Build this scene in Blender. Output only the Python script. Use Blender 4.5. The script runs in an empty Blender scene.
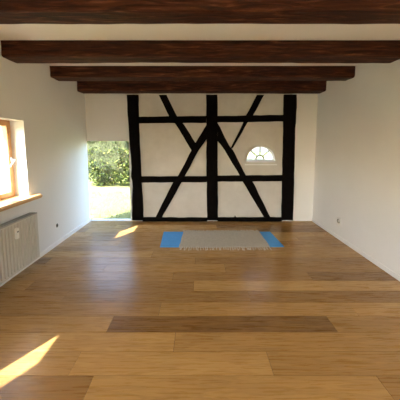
import bpy, bmesh, math, random
from math import radians as R, sin, cos, pi
from mathutils import Vector, Matrix, noise
random.seed(7)
S = bpy.context.scene
COL = S.collection
V = Vector

# ------------------------------------------------------------------ measures (metres)
XL, XR = -2.22, 2.355            # inner faces of the side walls
YB, YR = 4.62, -3.2              # timbered end wall, wall behind the camera
ZC = 2.75                        # ceiling
LT = 0.40                        # thickness of the left outer wall
SUN = V((1.0, 1.33, -1.30)).normalized()

# ------------------------------------------------------------------ object helpers
def tag(o, label=None, cat=None, group=None, kind=None):
    if label: o['label'] = label
    if cat: o['category'] = cat
    if group: o['group'] = group
    if kind: o['kind'] = kind
    return o
def empty(name, loc=(0, 0, 0), parent=None):
    o = bpy.data.objects.new(name, None); COL.objects.link(o)
    o.location = loc; o.empty_display_size = 0.1
    if parent: o.parent = parent
    return o
def obj(name, bm, mats, parent=None, smooth=False, loc=None):
    me = bpy.data.meshes.new(name)
    bmesh.ops.recalc_face_normals(bm, faces=bm.faces)
    bm.to_mesh(me); bm.free()
    for m in (mats if isinstance(mats, (list, tuple)) else [mats]): me.materials.append(m)
    if smooth:
        for p in me.polygons: p.use_smooth = True
    o = bpy.data.objects.new(name, me); COL.objects.link(o)
    if parent: o.parent = parent
    if loc: o.location = loc
    return o
def NB(): return bmesh.new()
def box(bm, x0, x1, y0, y1, z0, z1, bev=0, seg=2):
    t = bmesh.new()
    bmesh.ops.create_cube(t, size=1)
    for v in t.verts:
        v.co = V((x0 + (v.co.x + .5) * (x1 - x0), y0 + (v.co.y + .5) * (y1 - y0), z0 + (v.co.z + .5) * (z1 - z0)))
    if bev: bmesh.ops.bevel(t, geom=t.edges[:], offset=bev, segments=seg, profile=.6, affect='EDGES')
    merge(bm, t)
def merge(bm, t):
    me = bpy.data.meshes.new('tmp'); t.to_mesh(me); t.free(); bm.from_mesh(me); bpy.data.meshes.remove(me)
def tube(bm, pts, rad, n=8, cap=True):
    rings = []
    rads = rad if isinstance(rad, (list, tuple)) else [rad] * len(pts)
    pts = [V(p) for p in pts]
    for i, p in enumerate(pts):
        d = (pts[min(i + 1, len(pts) - 1)] - pts[max(i - 1, 0)]).normalized()
        a = V((0, 0, 1)) if abs(d.z) < .9 else V((1, 0, 0))
        u = d.cross(a).normalized(); w = d.cross(u)
        rings.append([bm.verts.new(p + rads[i] * (cos(2 * pi * k / n) * u + sin(2 * pi * k / n) * w)) for k in range(n)])
    for a, b in zip(rings, rings[1:]):
        for k in range(n): bm.faces.new((a[k], a[(k + 1) % n], b[(k + 1) % n], b[k]))
    if cap: bm.faces.new(rings[0]); bm.faces.new(rings[-1])
def prism(bm, outline, f0, f1):
    """outline of 2D points; f0/f1 map a 2D point to its two 3D ends"""
    a = [bm.verts.new(f0(p)) for p in outline]; b = [bm.verts.new(f1(p)) for p in outline]
    n = len(a)
    bm.faces.new(a); bm.faces.new(b)
    for k in range(n): bm.faces.new((a[k], a[(k + 1) % n], b[(k + 1) % n], b[k]))

# ------------------------------------------------------------------ material helpers
def mat(name):
    m = bpy.data.materials.new(name); m.use_nodes = True
    nt = m.node_tree; b = nt.nodes['Principled BSDF']
    return m, nt, b
def N(nt, t, **kw):
    n = nt.nodes.new(t)
    for k, v in kw.items():
        if k in n.inputs: n.inputs[k].default_value = v
        else: setattr(n, k, v)
    return n
def ramp(nt, stops):
    r = nt.nodes.new('ShaderNodeValToRGB')
    e = r.color_ramp.elements
    while len(e) < len(stops): e.new(.5)
    for i, (p, c) in enumerate(stops): e[i].position = p; e[i].color = (*c, 1)
    return r
def coords(nt, scale=(1, 1, 1), kind='Object'):
    c = nt.nodes.new('ShaderNodeTexCoord'); m = nt.nodes.new('ShaderNodeMapping')
    m.inputs['Scale'].default_value = scale
    nt.links.new(c.outputs[kind], m.inputs['Vector']); return m.outputs['Vector']
def bump(nt, b, height, strength=.3, dist=.01):
    n = N(nt, 'ShaderNodeBump', Strength=strength, Distance=dist)
    nt.links.new(height, n.inputs['Height']); nt.links.new(n.outputs['Normal'], b.inputs['Normal'])
def noisy(name, stops, scale=(1, 1, 1), ns=5, detail=6, rough=.6, bs=.2, bd=.005, dist=0., metal=0., bscale=None, spec=.5):
    m, nt, b = mat(name)
    v = coords(nt, scale)
    n = N(nt, 'ShaderNodeTexNoise', Scale=ns, Detail=detail, Roughness=.6, Distortion=dist)
    nt.links.new(v, n.inputs['Vector'])
    r = ramp(nt, stops); nt.links.new(n.outputs['Fac'], r.inputs['Fac']); nt.links.new(r.outputs['Color'], b.inputs['Base Color'])
    b.inputs['Roughness'].default_value = rough; b.inputs['Metallic'].default_value = metal
    b.inputs['Specular IOR Level'].default_value = spec
    if bs:
        h = n
        if bscale:
            h = N(nt, 'ShaderNodeTexNoise', Scale=bscale, Detail=4); nt.links.new(v, h.inputs['Vector'])
        bump(nt, b, h.outputs['Fac'], bs, bd)
    return m

PLASTER = noisy('white_plaster', [(.3, (.775, .775, .775)), (.7, (.81, .81, .81))], ns=1.5, rough=.9, bs=.25, bd=.004, bscale=14)
INFILL = noisy('rough_lime_plaster', [(.3, (.56, .54, .505)), (.7, (.65, .63, .595))], ns=3, rough=.92, bs=.55, bd=.02, bscale=7)
CEIL = noisy('ceiling_paint', [(.3, (.83, .83, .81)), (.7, (.86, .86, .84))], ns=2, rough=.9, bs=.15, bd=.003, bscale=20)
SKIRT = noisy('white_gloss_paint', [(.3, (.80, .80, .80)), (.7, (.84, .84, .84))], ns=4, rough=.4, bs=0)
BLACKWOOD = noisy('black_stained_timber', [(.3, (.0022, .0016, .0014)), (.75, (.006, .0042, .0036))], scale=(3, 3, 1), ns=8, rough=.9, bs=.5, bd=.004, spec=.08)
BEAM = noisy('dark_brown_beam_wood', [(.32, (.010, .0025, .0012)), (.46, (.034, .008, .0032)), (.57, (.068, .018, .007)), (.72, (.18, .07, .035))],
             scale=(.9, 9, 9), ns=2.6, detail=9, dist=1.2, rough=.65, bs=.9, bd=.015, spec=.2)
OAK = noisy('honey_oak', [(.3, (.42, .20, .07)), (.6, (.58, .31, .12)), (.8, (.50, .25, .09))], scale=(8, 1, 1), ns=5, detail=7, dist=.8, rough=.38, bs=.1, bd=.001)
SILLWOOD = noisy('light_oak_sill', [(.3, (.50, .29, .12)), (.6, (.66, .42, .20)), (.8, (.58, .34, .15))], scale=(9, 1, 9), ns=4, detail=7, dist=.8, rough=.35, bs=.1, bd=.001)
RADM = noisy('radiator_enamel', [(.3, (.56, .54, .50)), (.7, (.59, .57, .53))], ns=3, rough=.35, bs=0)
RADG = noisy('radiator_grille_enamel', [(.3, (.36, .37, .37)), (.7, (.40, .41, .41))], ns=3, rough=.4, bs=0)
WPLAST = noisy('white_plastic', [(.3, (.80, .80, .78)), (.7, (.83, .83, .81))], ns=3, rough=.3, bs=0)
GREYP = noisy('grey_plastic', [(.3, (.14, .14, .13)), (.7, (.17, .17, .16))], ns=3, rough=.4, bs=0)
BLACKP = noisy('black_plastic', [(.3, (.008, .008, .008)), (.7, (.012, .012, .012))], ns=3, rough=.5, bs=0)
ALU = noisy('satin_aluminium', [(.3, (.62, .62, .62)), (.7, (.68, .68, .68))], ns=3, rough=.35, bs=0, metal=.8)
MATB = noisy('blue_foam', [(.3, (.075, .35, .80)), (.7, (.095, .39, .86))], ns=12, rough=.75, bs=.3, bd=.001, bscale=120)
LAWN = noisy('sunlit_grass', [(.3, (.12, .14, .045)), (.6, (.19, .20, .07)), (.8, (.26, .245, .11))], ns=1.6, detail=9, rough=.9, bs=.8, bd=.03, bscale=30)
BARK = noisy('bark', [(.3, (.06, .04, .025)), (.7, (.12, .09, .06))], ns=9, rough=.9, bs=.5)
EXT = noisy('exterior_render', [(.3, (.66, .62, .54)), (.7, (.72, .68, .60))], ns=3, rough=.9, bs=.2)

def leaf_mat():
    m, nt, b = mat('hedge_leaf')
    g = nt.nodes.new('ShaderNodeNewGeometry')
    r = ramp(nt, [(0, (.008, .016, .003)), (.45, (.028, .055, .008)), (.8, (.13, .18, .03)), (1, (.38, .38, .11))])
    nt.links.new(g.outputs['Random Per Island'], r.inputs['Fac']); nt.links.new(r.outputs['Color'], b.inputs['Base Color'])
    b.inputs['Roughness'].default_value = .55
    tr = nt.nodes.new('ShaderNodeBsdfTranslucent'); nt.links.new(r.outputs['Color'], tr.inputs['Color'])
    mx = nt.nodes.new('ShaderNodeMixShader'); mx.inputs[0].default_value = .2
    out = nt.nodes['Material Output']
    nt.links.new(b.outputs[0], mx.inputs[1]); nt.links.new(tr.outputs[0], mx.inputs[2]); nt.links.new(mx.outputs[0], out.inputs['Surface'])
    return m
LEAF = leaf_mat()
HCORE = noisy('shrub_inner_twigs', [(.3, (.015, .02, .006)), (.7, (.04, .05, .015))], ns=14, rough=.9, bs=.8, bd=.05)

def glass_mat():
    m = bpy.data.materials.new('clear_window_glass'); m.use_nodes = True
    nt = m.node_tree; nt.nodes.clear()
    out = nt.nodes.new('ShaderNodeOutputMaterial'); mx = nt.nodes.new('ShaderNodeMixShader')
    t = nt.nodes.new('ShaderNodeBsdfTransparent'); g = nt.nodes.new('ShaderNodeBsdfGlossy'); lw = nt.nodes.new('ShaderNodeLayerWeight'); lw.inputs['Blend'].default_value = .5
    pw = N(nt, 'ShaderNodeMath', operation='POWER'); pw.inputs[1].default_value = 5
    f = N(nt, 'ShaderNodeMath', operation='MULTIPLY_ADD'); f.inputs[1].default_value = .9; f.inputs[2].default_value = .03
    nt.links.new(lw.outputs['Facing'], pw.inputs[0]); nt.links.new(pw.outputs[0], f.inputs[0])
    t.inputs[0].default_value = (.97, .98, .97, 1); g.inputs['Roughness'].default_value = .02
    nt.links.new(f.outputs[0], mx.inputs[0]); nt.links.new(t.outputs[0], mx.inputs[1]); nt.links.new(g.outputs[0], mx.inputs[2]); nt.links.new(mx.outputs[0], out.inputs[0])
    return m
GLASS = glass_mat()

def floor_mat():
    m, nt, b = mat('oiled_oak_planks')
    L = nt.links
    at = nt.nodes.new('ShaderNodeAttribute'); at.attribute_name = 'plank'     # r = tone, g,b = grain offset
    sep = nt.nodes.new('ShaderNodeSeparateColor'); L.new(at.outputs['Color'], sep.inputs[0])
    tc = nt.nodes.new('ShaderNodeTexCoord')
    off = nt.nodes.new('ShaderNodeCombineXYZ')
    for i, k in ((1, 0), (2, 1)):
        mu = N(nt, 'ShaderNodeMath', operation='MULTIPLY'); mu.inputs[1].default_value = 37.0
        L.new(sep.outputs[i], mu.inputs[0]); L.new(mu.outputs[0], off.inputs[k])
    ad = N(nt, 'ShaderNodeVectorMath', operation='ADD'); L.new(tc.outputs['Object'], ad.inputs[0]); L.new(off.outputs[0], ad.inputs[1])
    mp = nt.nodes.new('ShaderNodeMapping'); mp.inputs['Scale'].default_value = (1.1, 11, 1); L.new(ad.outputs[0], mp.inputs[0])
    n1 = N(nt, 'ShaderNodeTexNoise', Scale=1.6, Detail=3, Roughness=.5, Distortion=.6); L.new(mp.outputs[0], n1.inputs['Vector'])
    wv = N(nt, 'ShaderNodeMath', operation='MULTIPLY'); wv.inputs[1].default_value = 36.; L.new(n1.outputs['Fac'], wv.inputs[0])
    sn = N(nt, 'ShaderNodeMath', operation='SINE'); L.new(wv.outputs[0], sn.inputs[0])        # cathedral grain lines
    mp2 = nt.nodes.new('ShaderNodeMapping'); mp2.inputs['Scale'].default_value = (2.2, 45, 1); L.new(ad.outputs[0], mp2.inputs[0])
    n2 = N(nt, 'ShaderNodeTexNoise', Scale=1.5, Detail=5, Roughness=.65); L.new(mp2.outputs[0], n2.inputs['Vector'])
    s1 = N(nt, 'ShaderNodeMath', operation='MULTIPLY_ADD'); s1.inputs[1].default_value = .045; L.new(sn.outputs[0], s1.inputs[0]); L.new(sep.outputs[0], s1.inputs[2])
    s2 = N(nt, 'ShaderNodeMath', operation='MULTIPLY_ADD'); s2.inputs[1].default_value = .13; L.new(n2.outputs['Fac'], s2.inputs[0]); L.new(s1.outputs[0], s2.inputs[2])
    s3 = N(nt, 'ShaderNodeMath', operation='MULTIPLY_ADD'); s3.inputs[1].default_value = .35; L.new(n1.outputs['Fac'], s3.inputs[0]); L.new(s2.outputs[0], s3.inputs[2])
    s4 = N(nt, 'ShaderNodeMath', operation='SUBTRACT'); s4.inputs[1].default_value = .24; L.new(s3.outputs[0], s4.inputs[0])
    r = ramp(nt, [(0, (.15, .072, .021)), (.35, (.31, .165, .052)), (.65, (.47, .275, .095)), (1, (.64, .42, .18))])
    L.new(s4.outputs[0], r.inputs['Fac']); L.new(r.outputs['Color'], b.inputs['Base Color'])
    rr = N(nt, 'ShaderNodeMapRange'); rr.inputs['To Min'].default_value = .22; rr.inputs['To Max'].default_value = .34
    L.new(n2.outputs['Fac'], rr.inputs['Value']); L.new(rr.outputs[0], b.inputs['Roughness'])
    b.inputs['Specular IOR Level'].default_value = .5
    bump(nt, b, n2.outputs['Fac'], .12, .001)
    return m
FLOORM = floor_mat()
SEAM = noisy('dark_joint', [(.3, (.05, .025, .01)), (.7, (.07, .035, .015))], ns=5, rough=.8, bs=0)

def rug_mat():
    m, nt, b = mat('undyed_woven_wool')
    v = coords(nt, (1, 1, 1))
    w = N(nt, 'ShaderNodeTexWave', Scale=42, Distortion=1.5, Detail=2); w.bands_direction = 'Y'; nt.links.new(v, w.inputs['Vector'])
    n = N(nt, 'ShaderNodeTexNoise', Scale=40, Detail=6, Roughness=.7); nt.links.new(v, n.inputs['Vector'])
    r = ramp(nt, [(.3, (.45, .41, .35)), (.5, (.56, .515, .44)), (.7, (.66, .61, .53))]); nt.links.new(n.outputs['Fac'], r.inputs['Fac']); nt.links.new(r.outputs['Color'], b.inputs['Base Color'])
    a = N(nt, 'ShaderNodeMath', operation='ADD'); nt.links.new(w.outputs['Fac'], a.inputs[0]); nt.links.new(n.outputs['Fac'], a.inputs[1])
    bump(nt, b, a.outputs[0], .7, .004); b.inputs['Roughness'].default_value = .95
    return m
RUG = rug_mat()
YARN = noisy('cream_yarn', [(.3, (.60, .56, .48)), (.7, (.76, .72, .64))], ns=60, rough=.95, bs=0)

# ------------------------------------------------------------------ floor: planks laid across the room
P = .1835
joints = {-1: [(-2.75, 0), (-.78, .30), (1.19, .13), (2.4, .55)], -2: [(-2.2, .5), (-.19, .56)], -3: [(-2.9, .5), (-.90, .56), (.526, .50)],
          -4: [(-2.7, .5), (-.72, .28), (1.23, .48)], 0: [(-2.5, .5), (-.37, .48), (1.5, .52)], 1: [(-1.4, .5), (.54, .42)],
          2: [(-1.9, .5), (-.05, .35), (1.9, .5)], 3: [(-2.1, .5), (-.3, .60), (1.35, .45)], 4: [(-1.2, .5), (.35, .50)]}
tones = {(-1, -.78): .22, (-1, 1.19): .44, (-1, -2.75): .56, (-2, -2.2): .60, (-2, -.19): .50, (-3, -2.9): .52, (-3, -.90): .60, (-3, .526): .46,
         (-4, -2.7): .34, (-4, -.72): .54, (-4, 1.23): .38, (0, -.37): .52, (0, -2.5): .46, (1, -1.4): .40, (1, .54): .36, (2, -.05): .62, (2, -1.9): .40}
bm = NB(); lay = bm.loops.layers.float_color.new('plank')
xa, xb = XL, XR
k0 = int(math.floor((YR - 2.0) / P)); k1 = int(math.ceil((YB - 2.0) / P))
for k in range(k0, k1):
    y0, y1 = max(2.0 + k * P, YR), min(2.0 + (k + 1) * P, YB)
    if k in joints: js = [j[0] for j in joints[k]]
    else:
        js = []; x = XL - random.uniform(.1, 1.9)
        while x < XR: js.append(x); x += random.choice((1.95, 1.97, 2.0, 1.5, 1.2))
    while js[-1] < XR: js.append(js[-1] + 1.95)
    while js[0] > XL: js.insert(0, js[0] - 1.95)
    for a, c in zip(js, js[1:]):
        t = tones.get((k, a), random.choice((.28, .4, .45, .5, .52, .56, .62)) + random.uniform(-.04, .04))
        a2, c2 = max(a, xa), min(c, xb)
        t = .46 + (t - .46) * 1.3
        if c2 - a2 < .01: continue
        g = .0015
        vs = [bm.verts.new(p) for p in ((a2 + g, y0 + g, 0), (c2 - g, y0 + g, 0), (c2 - g, y1 - g, 0), (a2 + g, y1 - g, 0))]
        lo = [bm.verts.new((v.co.x, v.co.y, -.003)) for v in vs]
        f = bm.faces.new(vs); col = (t, random.random(), random.random(), 1); fs = [f]
        for q in range(4): fs.append(bm.faces.new((vs[q], lo[q], lo[(q + 1) % 4], vs[(q + 1) % 4])))
        for f in fs:
            for l in f.loops: l[lay] = col
t = NB(); box(t, XL - LT + .02, XR + .2, YR - .2, YB + .13, -.14, -.003)
n0 = len(bm.faces); merge(bm, t); bm.faces.ensure_lookup_table()
for i, f in enumerate(bm.faces):
    if i >= n0: f.material_index = 1
tag(obj('floor', bm, [FLOORM, SEAM]), kind='structure')

# ------------------------------------------------------------------ shell
WIN = [(2.13, 2.965), (-.385, .388), (-2.75, -1.915)]          # left wall window openings (y range); last one unseen, added for daylight
ZS, ZH = .865, 1.885                           # sill bottom, head
XO = XL - LT
# left wall, pierced by two deep window openings and a third added for daylight
bm = NB()
ys = [YR - .2, WIN[2][0], WIN[2][1], WIN[1][0], WIN[1][1], WIN[0][0], WIN[0][1], YB]
for i in (0, 2, 4, 6): box(bm, XO, XL, ys[i], ys[i + 1], -.14, ZC)
for a, c in WIN: box(bm, XO, XL, a, c, -.14, ZS); box(bm, XO, XL, a, c, ZH, ZC)
tag(obj('wall_left', bm, PLASTER), kind='structure')
bm = NB(); box(bm, XR, XR + .2, YR - .2, YB + .14, -.14, ZC)
tag(obj('wall_right', bm, PLASTER), kind='structure')
RW = (-.95, 1.25, .02, 2.2)         # unseen glazed double door, added behind the camera to bring in daylight
bm = NB(); box(bm, XL, RW[0], YR - .2, YR, -.14, ZC); box(bm, RW[1], XR, YR - .2, YR, -.14, ZC); box(bm, RW[0], RW[1], YR - .2, YR, RW[3], ZC); box(bm, RW[0], RW[1], YR - .2, YR, -.14, RW[2])
tag(obj('wall_rear', bm, PLASTER), kind='structure')
bm = NB(); box(bm, XO - .35, XR + .55, YR - .5, YB + .45, ZC, ZC + .22)
tag(obj('ceiling', bm, CEIL), kind='structure')

# end wall: outline with the garden opening and the half-round fanlight cut through
DX0, DX1, DZ = -2.2195, -1.385, 1.64
FX, FZ, FR = 1.263, 1.212, .288
bm = NB()
yb0, yb1 = YB, YB + .13
F0 = lambda p: (p[0], yb0, p[1]); F1 = lambda p: (p[0], yb1, p[1])
prism(bm, [(XL - LT, -.14), (DX0, -.14), (DX0, DZ), (XL - LT, DZ)], F0, lambda p: (p[0] - (.085 if p[0] == DX0 else 0), yb1, p[1]))   # splayed jamb
prism(bm, [(XL - LT, DZ), (DX1, DZ), (DX1, ZC), (XL - LT, ZC)], F0, F1)
prism(bm, [(DX0, -.14), (DX1, -.14), (DX1, -.002), (DX0, -.002)], F0, F1)
prism(bm, [(DX1, -.14), (FX - FR, -.14), (FX - FR, ZC), (DX1, ZC)], F0, F1)
prism(bm, [(FX + FR, -.14), (XR, -.14), (XR, ZC), (FX + FR, ZC)], F0, F1)
prism(bm, [(FX - FR, -.14), (FX + FR, -.14), (FX + FR, FZ), (FX - FR, FZ)], F0, F1)
arc = [(FX + FR * cos(pi * i / 28), FZ + .045 + FR * sin(pi * i / 28)) for i in range(29)]
prism(bm, [(FX + FR, FZ)] + arc[:15] + [(FX, ZC), (FX + FR, ZC)], F0, F1)
prism(bm, [(FX, ZC)] + arc[14:] + [(FX - FR, FZ), (FX - FR, ZC)], F0, F1)
tag(obj('wall_back', bm, PLASTER), kind='structure')

# baseboards
def skirting(name, x0, x1, y0, y1, h=.062):
    bm = NB(); box(bm, x0, x1, y0, y1, 0, h, .004); tag(obj(name, bm, SKIRT), kind='structure')
skirting('baseboard_left', XL, XL + .016, YR + .02, YB)
skirting('baseboard_right', XR - .016, XR, YR + .02, YB)
skirting('baseboard_back', 1.96, XR - .017, YB - .014, YB, .045)
bm = NB(); box(bm, DX0, DX1, YB + .002, YB + .128, -.002, .006, .002)
tag(obj('trim_1', bm, EXT), kind='structure')

# rough lime plaster panels between the timbers: one gently uneven relief on the wall
bm = NB()
x0, x1, z0, z1 = -1.27, 1.85, .03, 2.60
nx, nz = 120, 96
grid = {}
for i in range(nx + 1):
    for j in range(nz + 1):
        x, z = x0 + (x1 - x0) * i / nx, z0 + (z1 - z0) * j / nz
        d = .008 * noise.noise(V((x * 2.2, z * 2.2, 3))) + .004 * noise.noise(V((x * 7, z * 7, 9)))
        grid[i, j] = bm.verts.new((x, YB - .012 - d, z))
def in_fan(x, z): return z > FZ - .045 and (x - FX) ** 2 + max(0, z - FZ - .045) ** 2 < (FR + .03) ** 2
for i in range(nx):
    for j in range(nz):
        c = (grid[i, j].co + grid[i + 1, j + 1].co) / 2
        if in_fan(c.x, c.z): continue
        bm.faces.new((grid[i, j], grid[i + 1, j], grid[i + 1, j + 1], grid[i, j + 1]))
# plaster collar round the fanlight, from relief edge to reveal
ring = [(FX + FR, FZ)] + arc + [(FX - FR, FZ)]
def outw(p, d):
    c = V((FX, FZ + .12)); q = V(p) - c; q.normalize(); return V(p) + q * d
ra = [bm.verts.new((p[0], YB - .012, p[1])) for p in ring]
rb = [bm.verts.new((outw(p, .075).x, YB - .0125, outw(p, .075).y)) for p in ring]
rc = [bm.verts.new((p[0], YB + .001, p[1])) for p in ring]
n = len(ring)
for k in range(n):
    bm.faces.new((ra[k], ra[(k + 1) % n], rb[(k + 1) % n], rb[k])); bm.faces.new((ra[k], ra[(k + 1) % n], rc[(k + 1) % n], rc[k]))
lone = [v for v in bm.verts if not v.link_faces]
bmesh.ops.delete(bm, geom=lone, context='VERTS')
tag(obj('trim_2', bm, INFILL, smooth=True), kind='structure')

# ------------------------------------------------------------------ timber frame
fr = empty('timber_frame', (0, YB, 0))
tag(fr, 'black half-timbered frame of posts, rails and crossing braces on the white end wall', 'timber frame')
def wob(a, c, k, seed, amp=.006):
    """points along a-c with the small waviness of hewn timber"""
    a, c = V(a), V(c); L = (c - a).length; n = max(2, int(L / .09)); d = (c - a).normalized(); nn = V((-d.y, d.x))
    return [a + (c - a) * i / n + nn * amp * noise.noise(V((i * .45, seed, k))) * (0 if i == 0 else 1) for i in range(n)]
_s = [0]
def timber(name, outline, proud=.045):
    _s[0] += 3.7
    pts = []
    for i in range(len(outline)): pts += wob(outline[i], outline[(i + 1) % len(outline)], i, _s[0], .009)
    bm = NB()
    prism(bm, pts, lambda p: (p[0], -proud, p[1]), lambda p: (p[0], .02, p[1]))
    fe = [e for e in bm.edges if all(abs(v.co.y + proud) < 1e-5 for v in e.verts)]
    bmesh.ops.bevel(bm, geom=fe, offset=.005, segments=2, affect='EDGES')
    return obj(name, bm, BLACKWOOD, fr)
timber('post', [(-1.387, 2.535), (-1.36, 1.7), (-1.328, 1.12), (-1.345, .93), (-1.318, .84), (-1.338, .40), (-1.345, .03), (-1.119, .03), (-1.123, .5), (-1.140, .9), (-1.165, 1.9), (-1.163, 2.535)], .05)
timber('post', [(.156, 2.54), (.185, .03), (.410, .03), (.377, 2.54)], .05)
timber('post', [(1.673, 2.54), (1.700, 1.0), (1.708, .03), (1.940, .03), (1.928, 1.1), (1.915, 1.9), (1.930, 2.3), (1.920, 2.54)], .05)
for q in ([(-1.170, 1.987), (.162, 1.997), (.162, 2.131), (-1.170, 2.114)], [(.385, 2.008), (1.685, 2.024), (1.685, 2.151), (.385, 2.131)],
          [(-1.145, .806), (.175, .816), (.175, .938), (-1.145, .932)], [(.395, .824), (1.700, .836), (1.700, .959), (.395, .946)]):
    timber('rail', q, .045)
timber('sill_plate', [(-1.135, -.0), (.19, .0), (.19, .078), (-1.135, .082)], .046)
timber('sill_plate', [(.400, .0), (1.715, .0), (1.715, .088), (.78, .085), (.76, .125), (.74, .085), (.400, .080)], .046)
timber('brace', [(-.766, 2.535), (-.613, 2.535), (-.414, 2.121), (-.277, 1.967), (-.05, 1.605), (-.06, 1.50), (-.13, 1.455), (-.435, 1.967), (-.565, 2.121)], .042)
timber('brace', [(.172, 1.967), (.172, 1.675), (.02, 1.462), (-.268, .933), (-.344, .788), (-.746, .070), (-.880, .070), (-.516, .788), (-.407, .933), (-.128, 1.462), (-.05, 1.605)], .039)
timber('brace', [(1.15, 2.535), (1.289, 2.535), (1.082, 2.15), (.967, 1.991), (.694, 1.502), (.650, 1.49), (.888, 1.991), (.943, 2.138)], .042)
timber('brace', [(.388, 1.991), (.624, 1.536), (.696, 1.462), (.959, .953), (1.107, .819), (1.488, .075), (1.361, .075), (.905, .819), (.838, .953), (.59, 1.362), (.531, 1.462), (.388, 1.641)], .039)

# ------------------------------------------------------------------ ceiling beams
def beam(y0, y1, z0, label, seed):
    bm = NB()
    n = 60; L = XR - XL
    prof = []
    c = .022
    for (a, b_) in ((y0 + c, z0), (y1 - c, z0), (y1 - c * .3, z0 + c * .3), (y1, z0 + c), (y1, ZC), (y0, ZC), (y0, z0 + c), (y0 + c * .3, z0 + c * .3)): prof.append((a, b_))
    # denser profile
    dense = []
    for i in range(len(prof)):
        a, b_ = V(prof[i]), V(prof[(i + 1) % len(prof)])
        m = max(1, int((b_ - a).length / .03))
        dense += [a + (b_ - a) * k / m for k in range(m)]
    rings = []
    cy, cz = (y0 + y1) / 2, (z0 + ZC) / 2
    for i in range(n + 1):
        x = XL + L * i / n; ring_ = []
        for p in dense:
            d = .010 * noise.noise(V((x * .8, p.x * 3 + seed, p.y * 3))) + .005 * noise.noise(V((x * 5, p.x * 12, p.y * 12 + seed)))
            q = p.copy()
            if p.y < ZC - .001:
                dirv = V((p.x - cy, p.y - cz)); dirv.normalize(); q = p + dirv * d
                q.y = min(q.y, ZC)
            ring_.append(bm.verts.new((x, q.x, q.y)))
        rings.append(ring_)
    m = len(dense)
    for a, b_ in zip(rings, rings[1:]):
        for k in range(m): bm.faces.new((a[k], a[(k + 1) % m], b_[(k + 1) % m], b_[k]))
    bm.faces.new(rings[0]); bm.faces.new(rings[-1])
    tag(obj('wooden_beam', bm, BEAM, smooth=False), label, 'beam', 'ceiling beams')
beam(1.84, 2.06, 2.600, 'dark brown ceiling beam nearest the camera, cut off by the top of the photo', 1)
beam(2.70, 2.94, 2.576, 'dark brown ceiling beam second from the camera, spanning the full photo width above the window', 5)
beam(3.56, 3.80, 2.586, 'dark brown ceiling beam second from the timbered end wall, third from the camera', 9)
beam(4.33, 4.575, 2.553, 'dark brown ceiling beam right against the timbered end wall, farthest from the camera', 14)

# ------------------------------------------------------------------ left windows
def window(idx, ya, yb, kind_tex):
    w = empty('window_%d' % idx, (XL, (ya + yb) / 2, ZS)); tag(w, kind='structure')
    ox, oy, oz = w.location
    def B(bm, x0, x1, y0, y1, z0, z1, bev=.004): box(bm, x0 - ox, x1 - ox, y0 - oy, y1 - oy, z0 - oz, z1 - oz, bev)
    xf0, xf1 = XL - .245, XL - .175          # frame depth
    fw = .030
    zt = ZS + .045
    bm = NB()
    B(bm, xf0, xf1, ya, ya + fw, zt, ZH); B(bm, xf0, xf1, yb - fw, yb, zt, ZH)
    B(bm, xf0, xf1, ya + fw, yb - fw, zt, zt + fw); B(bm, xf0, xf1, ya + fw, yb - fw, ZH - fw, ZH)
    obj('window_frame', bm, OAK, w)
    a, c, z0, z1 = ya + .016, yb - .016, zt + .016, ZH - .016
    sw = .056; xs0, xs1 = xf0 + .012, xf1 + .014
    bm = NB()
    B(bm, xs0, xs1, a, a + sw, z0, z1, .007); B(bm, xs0, xs1, c - sw, c, z0, z1, .007)
    B(bm, xs0, xs1, a + sw, c - sw, z0, z0 + sw, .007); B(bm, xs0, xs1, a + sw, c - sw, z1 - sw, z1, .007)
    sash = obj('sash', bm, OAK, w)
    bm = NB(); B(bm, xs0 + .03, xs0 + .036, a + sw - .008, c - sw + .008, z0 + sw - .008, z1 - sw + .008, 0)
    obj('pane', bm, GLASS, w)
    # lever handle on the far stile
    bm = NB(); hy, hz = c - sw / 2, (z0 + z1) / 2 - .01
    B(bm, xs1, xs1 + .010, hy - .014, hy + .014, hz - .035, hz + .035, .004)
    h = lambda x, y, z: (x - ox, y - oy, z - oz)
    tube(bm, [h(xs1 + .008, hy, hz), h(xs1 + .045, hy, hz)], .008, 10)
    tube(bm, [h(xs1 + .045, hy, hz + .008), h(xs1 + .05, hy - .02, hz - .015), h(xs1 + .05, hy - .055, hz - .055), h(xs1 + .048, hy - .075, hz - .085)], [.009, .0095, .009, .007], 10)
    obj('handle', bm, ALU, sash, smooth=True)
    # oak sill board, with horns past the opening
    bm = NB()
    o = [(xf1 - .02, ya + .002), (xf1 - .02, yb - .002), (XL, yb - .002), (XL, yb + .125), (XL + .085, yb + .125), (XL + .118, yb + .10), (XL + .118, ya - .10), (XL + .085, ya - .125), (XL, ya - .125), (XL, ya + .002)]
    prism(bm, o, lambda p: (p[0] - ox, p[1] - oy, .0), lambda p: (p[0] - ox, p[1] - oy, .048))
    bmesh.ops.recalc_face_normals(bm, faces=bm.faces)
    es = [e for e in bm.edges if all(v.co.x > .01 for v in e.verts)]
    bmesh.ops.bevel(bm, geom=es, offset=.014, segments=3, affect='EDGES')
    obj('window_sill', bm, SILLWOOD, w)
    # outer stone sill
    bm = NB(); B(bm, XO - .04, xf0, ya, yb, ZS - .0, ZS + .03, .004); obj('outer_sill', bm, EXT, w)
window(1, *WIN[0], None)
window(2, *WIN[1], None)
window(6, *WIN[2], None)  # unseen window behind the camera, added to brighten the room

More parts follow.
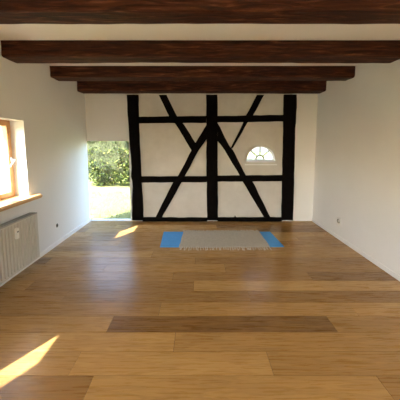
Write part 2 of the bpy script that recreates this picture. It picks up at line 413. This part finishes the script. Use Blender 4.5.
# fanlight in the end wall
w = empty('window_3', (FX, YB, FZ)); tag(w, kind='structure')
def arcband(bm, r0, r1, y0, y1, zc=.045, n=28):
    out = [(r1 * cos(pi * i / n), zc + r1 * sin(pi * i / n)) for i in range(n + 1)]
    inn = [(r0 * cos(pi * i / n), zc + r0 * sin(pi * i / n)) for i in range(n + 1)]
    g = lambda p, y: bm.verts.new((p[0], y, p[1]))
    A = [(g(a, y0), g(b_, y0), g(b_, y1), g(a, y1)) for a, b_ in zip(out, inn)]
    for p, q in zip(A, A[1:]):
        for k in range(4): bm.faces.new((p[k], p[(k + 1) % 4], q[(k + 1) % 4], q[k]))
    bm.faces.new(A[0]); bm.faces.new(A[-1])
bm = NB(); arcband(bm, FR - .022, FR - .001, .05, .10); box(bm, -FR + .001, FR - .001, .045, .10, .001, .062, .003)
obj('window_frame', bm, SKIRT, w)
bm = NB(); prism(bm, [(-.034, .001), (.044, .001), (.044, .060), (.036, .060), (-.030, .012), (-.034, .010)], lambda p: (-FR + .001, p[0], p[1]), lambda p: (FR - .001, p[0], p[1]))
obj('window_sill', bm, SKIRT, w)
bm = NB(); arcband(bm, .066, .092, .060, .087, .062, 18)
for a in (45, 90, 135):
    ca, sa = cos(R(a)), sin(R(a))
    tube(bm, [(ca * .086, .073, .062 + sa * .086), (ca * .268, .073, .047 + sa * .268)], .013, 6)
obj('glazing_bar', bm, GREYP, w)
bm = NB(); prism(bm, [(FR * .94 * cos(pi * i / 24), .05 + FR * .94 * sin(pi * i / 24)) for i in range(25)], lambda p: (p[0], .071, p[1]), lambda p: (p[0], .075, p[1]))
obj('pane', bm, GLASS, w)
w = empty('window_5', (RW[0], YR - .1, RW[2])); tag(w, kind='structure')  # rear door added out of view so more daylight reaches the room
RWW = (RW[1] - RW[0]); RH = RW[3] - RW[2]
bm = NB()
for x in (0.001, RWW / 2 - .05, RWW - .061): box(bm, x, x + (.10 if .1 < x < RWW - .2 else .06), -.035, .035, .001, RH - .001, .004)
box(bm, .06, RWW / 2 - .05, -.035, .035, .001, .07, .004); box(bm, RWW / 2 + .05, RWW - .06, -.035, .035, .001, .07, .004)
box(bm, .06, RWW / 2 - .05, -.035, .035, RH - .06, RH - .001, .004); box(bm, RWW / 2 + .05, RWW - .06, -.035, .035, RH - .06, RH - .001, .004)
obj('window_frame', bm, OAK, w)
for a, c in ((.055, RWW / 2 - .045), (RWW / 2 + .045, RWW - .055)):
    bm = NB(); box(bm, a, c, -.003, .003, .065, RH - .055); obj('pane', bm, GLASS, w)
# frameless floor-deep glass in the garden opening
w = empty('window_4', (DX0, YB + .03, 0)); tag(w, kind='structure')
bm = NB(); box(bm, 0.002, DX1 - DX0 - .002, 0, .008, .006, DZ - .001); obj('pane', bm, GLASS, w)

# ------------------------------------------------------------------ radiator
rad = empty('radiator', (XL, 2.2, .10))
tag(rad, 'white fluted panel radiator hung on the left wall under the oak window sill', 'radiator')
ry0, ry1, rz0, rz1 = 1.15, 2.93, .10, .70
oy = 2.2; oz = .10
def RB(bm, x0, x1, y0, y1, z0, z1, bev=.002): box(bm, x0 , x1 , y0 - oy, y1 - oy, z0 - oz, z1 - oz, bev)
# corrugated front sheet
def corr(xface, depth, sign):
    bm = NB(); pitch = .0445; prof = []
    y = ry0 + .02
    prof.append((ry0, xface)); 
    while y < ry1 - .03:
        prof += [(y, xface), (y + .003, xface - .003), (y + .006, xface - sign * depth), (y + .018, xface - sign * depth), (y + .021, xface - .003), (y + .024, xface)]
        y += pitch
    prof.append((ry1, xface))
    zs = [rz0, rz0 + .012, rz0 + .030, rz1 - .045, rz1 - .025, rz1 - .012]
    dm = [0, 0, 1, 1, 0, 0]
    rows = []
    for z, s in zip(zs, dm): rows.append([bm.verts.new((xface + (p[1] - xface) * s, p[0] - oy, z - oz)) for p in prof])
    for a, b_ in zip(rows, rows[1:]):
        for k in range(len(prof) - 1): bm.faces.new((a[k], a[k + 1], b_[k + 1], b_[k]))
    # rolled top edge & back skin for thickness
    return bm
obj('front_panel', corr(.120, .026, 1), RADM, rad)
bm = NB(); RB(bm, .035, .048, ry0 + .01, ry1 - .01, rz0 + .01, rz1 - .02, .004); obj('rear_panel', bm, RADM, rad)
bm = NB()
RB(bm, .030, .121, ry0 - .001, ry0 + .004, rz0 + .004, rz1, .0015); obj('side_cover', bm, RADM, rad)
bm = NB(); RB(bm, .030, .121, ry1 - .004, ry1 + .001, rz0 + .004, rz1, .0015); obj('side_cover', bm, RADM, rad)
bm = NB()
RB(bm, .028, .034, ry0, ry1, rz1 - .012, rz1 + .002, .001); RB(bm, .116, .1225, ry0, ry1, rz1 - .014, rz1 + .002, .001)
y = ry0 + .004
while y < ry1 - .01:
    RB(bm, .034, .116, y, y + .005, rz1 - .008, rz1, 0); y += .014
RB(bm, .072, .078, ry0, ry1, rz1 - .009, rz1 + .001, .001)
obj('top_grille', bm, RADG, rad)
bm = NB()
RB(bm, .052, .086, ry0 + .02, ry1 - .02, rz0 + .03, rz1 - .06, .0)
obj('convector', bm, RADG, rad)
for yy in (ry0 + .25, ry1 - .25):
    bm = NB(); RB(bm, .001, .034, yy - .02, yy + .02, rz0 + .05, rz1 - .05, .002); obj('bracket', bm, RADG, rad)
bm = NB(); RB(bm, .121, .147, 2.548, 2.585, .500, .625, .006)
mt = obj('heat_meter', bm, WPLAST, rad)
bm = NB(); RB(bm, .147, .1478, 2.556, 2.577, .575, .592, 0); obj('display', bm, GREYP, mt)

# ------------------------------------------------------------------ wall outlets
o = empty('wall_socket', (XR, 3.739, .304))
tag(o, 'white square wall socket with dark-rimmed round recess low on the right wall', 'wall socket')
bm = NB()
hw = .052
bmesh.ops.create_circle(bm, segments=32, radius=.0205)
pl = NB()
segs = 32
inner = [(.037 * cos(2 * pi * k / segs), .037 * sin(2 * pi * k / segs)) for k in range(segs)]
def sq(k):
    a = 2 * pi * k / segs; c, s = cos(a), sin(a); m = hw / max(abs(c), abs(s)); return (c * m, s * m)
outer = [sq(k) for k in range(segs)]
bm.free()
a = [pl.verts.new((-.011, p[0], p[1])) for p in inner]; b_ = [pl.verts.new((-.011, p[0] * .94, p[1] * .94)) for p in outer]; c = [pl.verts.new((-.0, p[0], p[1])) for p in outer]
for k in range(segs):
    j = (k + 1) % segs
    pl.faces.new((a[k], a[j], b_[j], b_[k])); pl.faces.new((b_[k], b_[j], c[j], c[k]))
obj('cover_plate', pl, WPLAST, o)
bm = NB()
a = [bm.verts.new((-.011, p[0], p[1])) for p in inner]; d = [bm.verts.new((-.001, p[0] * .93, p[1] * .93)) for p in inner]
for k in range(segs): bm.faces.new((a[k], a[(k + 1) % segs], d[(k + 1) % segs], d[k]))
bm.faces.new(d)
obj('recess', bm, BLACKP, o)
bm = NB(); tube(bm, [(-.0012, 0, 0), (-.007, 0, 0)], .023, 24); obj('insert', bm, WPLAST, o)
bm = NB()
for s in (-1, 1): tube(bm, [(-.005, s * .0095, 0), (-.0074, s * .0095, 0)], .003, 8)
obj('pin_hole', bm, BLACKP, o)

o = empty('cable_outlet', (XL, 3.52, .308))
tag(o, 'small round black cable outlet low on the left wall past the radiator', 'cable outlet')
bm = NB()
segs = 28
prof = [(.031, .0), (.031, .003), (.027, .0045), (.024, .002), (.023, .001)]
rings = [[bm.verts.new((h, r * .82 * cos(2 * pi * k / segs), r * sin(2 * pi * k / segs))) for k in range(segs)] for r, h in prof]
for a, b_ in zip(rings, rings[1:]):
    for k in range(segs): bm.faces.new((a[k], a[(k + 1) % segs], b_[(k + 1) % segs], b_[k]))
bm.faces.new(rings[-1])
obj('box_rim', bm, BLACKP, o)
bm = NB(); tube(bm, [(.001, 0, 0), (.006, 0, 0)], .008, 12); obj('terminal', bm, BLACKP, o)

# ------------------------------------------------------------------ yoga mat and rug
bm = NB()
mc = [(-.585, 3.407), (1.335, 3.422), (1.300, 4.027), (-.620, 4.027)]
nx, ny = 48, 14
top = {}
for i in range(nx + 1):
    for j in range(ny + 1):
        u, v = i / nx, j / ny
        p = V(mc[0]).lerp(V(mc[1]), u).lerp(V(mc[3]).lerp(V(mc[2]), u), v)
        edge = max(0, 1 - min(u, 1 - u) * 12)
        z = .0055 + .0012 * edge * (1 + noise.noise(V((p.x * 3, p.y * 5, 0))))
        top[i, j] = bm.verts.new((p.x, p.y, z))
bot = {k: bm.verts.new((v.co.x, v.co.y, v.co.z - .005)) for k, v in top.items()}
for i in range(nx):
    for j in range(ny):
        bm.faces.new((top[i, j], top[i + 1, j], top[i + 1, j + 1], top[i, j + 1])); bm.faces.new((bot[i, j], bot[i, j + 1], bot[i + 1, j + 1], bot[i + 1, j]))
for i in range(nx):
    for j in (0, ny): bm.faces.new((top[i, j], top[i + 1, j], bot[i + 1, j], bot[i, j]))
for j in range(ny):
    for i in (0, nx): bm.faces.new((top[i, j], top[i, j + 1], bot[i, j + 1], bot[i, j]))
tag(obj('yoga_mat', bm, MATB, smooth=False), 'blue foam yoga mat on the oak floor, half hidden under the woven rug', 'yoga mat')

rg = empty('woven_rug', (.41, 3.7, 0))
tag(rg, 'beige handwoven rug with fringed long edge lying across the blue yoga mat', 'rug')
ox, oy = .41, 3.7
rc = [(-.292, 3.392), (1.108, 3.402), (1.098, 4.062), (-.258, 4.062)]
def rug_z(x, y):
    on = min(1, max(0, (y - 3.395) / .03)) * min(1, max(0, (4.045 - y) / .03))
    return .002 + .0065 * on + .0022 * (1 + noise.noise(V((x * 5, y * 4, 2)))) + .0012 * (1 + noise.noise(V((x * 22, y * 22, 5))))
bm = NB(); nx, ny = 110, 54; top = {}
for i in range(nx + 1):
    for j in range(ny + 1):
        u, v = i / nx, j / ny
        p = V(rc[0]).lerp(V(rc[1]), u).lerp(V(rc[3]).lerp(V(rc[2]), u), v)
        if j in (0, ny): p.y += .006 * noise.noise(V((p.x * 9, 0, 1)))
        if i in (0, nx): p.x += .008 * noise.noise(V((0, p.y * 6, 1)))
        top[i, j] = bm.verts.new((p.x - ox, p.y - oy, rug_z(p.x, p.y) + .005))
bot = {k: bm.verts.new((v.co.x, v.co.y, v.co.z - .005)) for k, v in top.items()}
for i in range(nx):
    for j in range(ny):
        bm.faces.new((top[i, j], top[i + 1, j], top[i + 1, j + 1], top[i, j + 1])); bm.faces.new((bot[i, j], bot[i, j + 1], bot[i + 1, j + 1], bot[i + 1, j]))
for i in range(nx):
    for j in (0, ny): bm.faces.new((top[i, j], top[i + 1, j], bot[i + 1, j], bot[i, j]))
for j in range(ny):
    for i in (0, nx): bm.faces.new((top[i, j], top[i, j + 1], bot[i, j + 1], bot[i, j]))
obj('woven_cloth', bm, RUG, rg, smooth=True)
def fringe(y, sgn, ln, parent, count):
    bm = NB()
    for k in range(count):
        x = -.292 + 1.398 * (k + .5) / count + random.uniform(-.004, .004) + (.02 if sgn > 0 else 0) * 0
        z0 = rug_z(x, y) + .004
        dx = random.uniform(-.015, .015); l = ln * random.uniform(.75, 1.2)
        for s in range(3):
            a = random.uniform(-.5, .5)
            tube(bm, [(x - ox, y - oy, z0), (x - ox + dx * .3, y - oy + sgn * l * .3, .0085), (x - ox + dx + a * .012, y - oy + sgn * l * .7, .0045),
                      (x - ox + dx + a * .026, y - oy + sgn * l, .0035)], [.0065, .0055, .0038, .0022], 5)
    o = obj('fringe', bm, YARN, parent, smooth=True); o['label'] = 'knotted cream yarn fringe'
fringe(3.400, -1, .085, rg, 40)
fringe(4.058, 1, .05, rg, 40)

# ------------------------------------------------------------------ garden
bm = NB()
nx, ny = 90, 60; g = {}
GX0, GX1, GY0, GY1 = -30, 24, -20, 45
for i in range(nx + 1):
    for j in range(ny + 1):
        x, y = GX0 + (GX1 - GX0) * i / nx, GY0 + (GY1 - GY0) * j / ny
        g[i, j] = bm.verts.new((x, y, -.17 + .04 * noise.noise(V((x * .4, y * .4, 0)))))
for i in range(nx):
    for j in range(ny): bm.faces.new((g[i, j], g[i + 1, j], g[i + 1, j + 1], g[i, j + 1]))
bd = obj('ground', bm, LAWN, smooth=True); tag(bd, kind='structure')
# grass blades close to the opening
bm = NB()
for k in range(16000):
    x, y = random.uniform(-6.5, -.6), YB + .35 + random.random() ** 1.3 * 3.2
    z = -.17 + .04 * noise.noise(V((x * .4, y * .4, 0))) - .005
    h = random.uniform(.03, .075); a = random.uniform(0, 2 * pi); w_ = .005; l = random.uniform(-.03, .03); m_ = random.uniform(-.03, .03)
    q = [bm.verts.new((x - cos(a) * w_, y - sin(a) * w_, z)), bm.verts.new((x + cos(a) * w_, y + sin(a) * w_, z)), bm.verts.new((x + l, y + m_, z + h))]
    bm.faces.new(q)
gm = bpy.data.materials.new('grass_blade'); gm.use_nodes = True
gb = gm.node_tree.nodes['Principled BSDF']; gg = gm.node_tree.nodes.new('ShaderNodeNewGeometry')
gr = ramp(gm.node_tree, [(0, (.10, .14, .035)), (.6, (.20, .22, .07)), (1, (.30, .29, .13))])
gm.node_tree.links.new(gg.outputs['Random Per Island'], gr.inputs[0]); gm.node_tree.links.new(gr.outputs[0], gb.inputs['Base Color']); gb.inputs['Roughness'].default_value = .6
tag(obj('lawn_grass', bm, gm), 'sunlit pale green lawn seen through the floor-deep opening', 'grass', kind='stuff')

def shrub(cx, cy, rx, ry_, h, leaves, label, seed):
    rnd = random.Random(seed)
    s = empty('garden_shrub', (cx, cy, -.17)); tag(s, label, 'shrub', 'shrubs along the lawn')
    # lobes
    lobes = [(rnd.uniform(-.5, .5) * rx, rnd.uniform(-.4, .4) * ry_, h * rnd.uniform(.30, .72), rnd.uniform(.42, .62)) for _ in range(12)]
    bm = NB()
    bmesh.ops.create_icosphere(bm, subdivisions=4, radius=1)
    for v in bm.verts:
        d = v.co.normalized(); k = .78 + .28 * noise.noise(d * 2.3 + V((seed, 0, 0))) + .12 * noise.noise(d * 6 + V((seed, 2, 0)))
        d = V((math.copysign(abs(d.x) ** .6, d.x), math.copysign(abs(d.y) ** .7, d.y), math.copysign(abs(d.z) ** .6, d.z))) * .92
        v.co = V((d.x * rx * k * .86, d.y * ry_ * k * .86, max(.04, h * .44 + d.z * h * .54 * k)))
    core = [v.co.copy() for v in bm.verts]; nor = [v.co.copy() - V((0, 0, h * .5)) for v in bm.verts]
    obj('inner_growth', bm, HCORE, s, smooth=True)
    bm = NB()
    for k in range(leaves):
        i = rnd.randrange(len(core)); p = core[i] + V((rnd.uniform(-1, 1), rnd.uniform(-1, 1), rnd.uniform(-1, 1))) * .12 + nor[i].normalized() * rnd.uniform(-.02, .30) * (1 + noise.noise(core[i] * 3 + V((seed, 5, 5))))
        if p.z < .03: p.z = rnd.uniform(.03, .25)
        sz = rnd.uniform(.03, .065)
        M = Matrix.Rotation(rnd.uniform(0, 2 * pi), 3, 'Z') @ Matrix.Rotation(rnd.uniform(-.9, 1.2), 3, 'X') @ Matrix.Rotation(rnd.uniform(0, 2 * pi), 3, 'Z')
        q = [M @ V(c) * sz + p for c in ((-1, 0, 0), (-.2, -.45, .08), (1, 0, -.1), (-.2, .45, .08))]
        bm.faces.new([bm.verts.new(c) for c in q])
    obj('foliage', bm, LEAF, s)
    bm = NB()
    for k in range(7):
        a = rnd.uniform(0, 2 * pi); r = rnd.uniform(.05, .2)
        tube(bm, [(cos(a) * r, sin(a) * r, -.02), (cos(a) * (r + .15), sin(a) * (r + .15), h * .3), (cos(a) * (r + .4), sin(a) * (r + .4), h * .62)], [.035, .025, .012], 7)
    obj('stem', bm, BARK, s)
shrub(-3.55, 9.7, 1.5, 1.0, 3.4, 20000, 'tall sunlit leafy shrub just beyond the lawn, nearest one in the floor-deep opening', 3)
shrub(-5.7, 12.6, 1.9, 1.1, 3.9, 7000, 'leafy shrub filling in behind and left of the tall nearest one', 8)
shrub(-1.5, 12.6, 1.9, 1.1, 3.8, 7000, 'leafy shrub filling in behind and right of the tall nearest one', 21)
shrub(-8.9, 9.7, 1.6, 1.1, 3.2, 4500, 'leafy shrub far out on the left, beyond the pane of the oak window', 12)

# ------------------------------------------------------------------ light
W = bpy.data.worlds.new('sky'); S.world = W; W.use_nodes = True
nt = W.node_tree; bg = nt.nodes['Background']
sky = nt.nodes.new('ShaderNodeTexSky'); sky.sky_type = 'NISHITA'; sky.sun_disc = False
sky.sun_elevation = math.asin(-SUN.z); sky.sun_rotation = math.atan2(-SUN.x, -SUN.y)
sky.dust_density = 2.5
nt.links.new(sky.outputs[0], bg.inputs[0]); bg.inputs[1].default_value = .6
sl = bpy.data.lights.new('sun', 'SUN'); sl.energy = 9.5; sl.angle = R(.6); sl.color = (1, .96, .89)
so = bpy.data.objects.new('sun', sl); COL.objects.link(so); so.rotation_euler = SUN.to_track_quat('-Z', 'Y').to_euler(); so.location = (-8, -8, 8)
def portal(loc, sx, sy, direction):
    l = bpy.data.lights.new('portal', 'AREA'); l.shape = 'RECTANGLE'; l.size = sx; l.size_y = sy; l.cycles.is_portal = True
    o = bpy.data.objects.new('portal', l); COL.objects.link(o); o.location = loc; o.rotation_euler = V(direction).to_track_quat('-Z', 'Y').to_euler()
for a, c in WIN: portal((XO - .02, (a + c) / 2, (ZS + ZH) / 2), 1.0, 1.02, (1, 0, 0))
portal(((DX0 + DX1) / 2, YB + .15, DZ / 2), .84, 1.66, (0, -1, 0))
portal(((RW[0] + RW[1]) / 2, YR - .22, 1.1), 2.2, 2.2, (0, 1, 0))
portal((FX, YB + .15, FZ + .16), .6, .34, (0, -1, 0))

# ------------------------------------------------------------------ camera
cd = bpy.data.cameras.new('camera'); cd.sensor_width = 36; cd.lens = 230 / 400 * 36; cd.shift_x = .005; cd.shift_y = -.09
cd.clip_start = .02
cam = bpy.data.objects.new('camera', cd); COL.objects.link(cam); cam.location = (0, 0, 1.6); cam.rotation_euler = (R(90 - 5.2), 0, 0)
S.camera = cam
S.view_settings.view_transform = 'Standard'; S.view_settings.look = 'None'; S.view_settings.gamma = 1
S.view_settings.exposure = 1.93
try: S.view_settings.use_curve_mapping = False
except Exception: pass
S.cycles.max_bounces = 14; S.cycles.diffuse_bounces = 8; S.cycles.transparent_max_bounces = 12
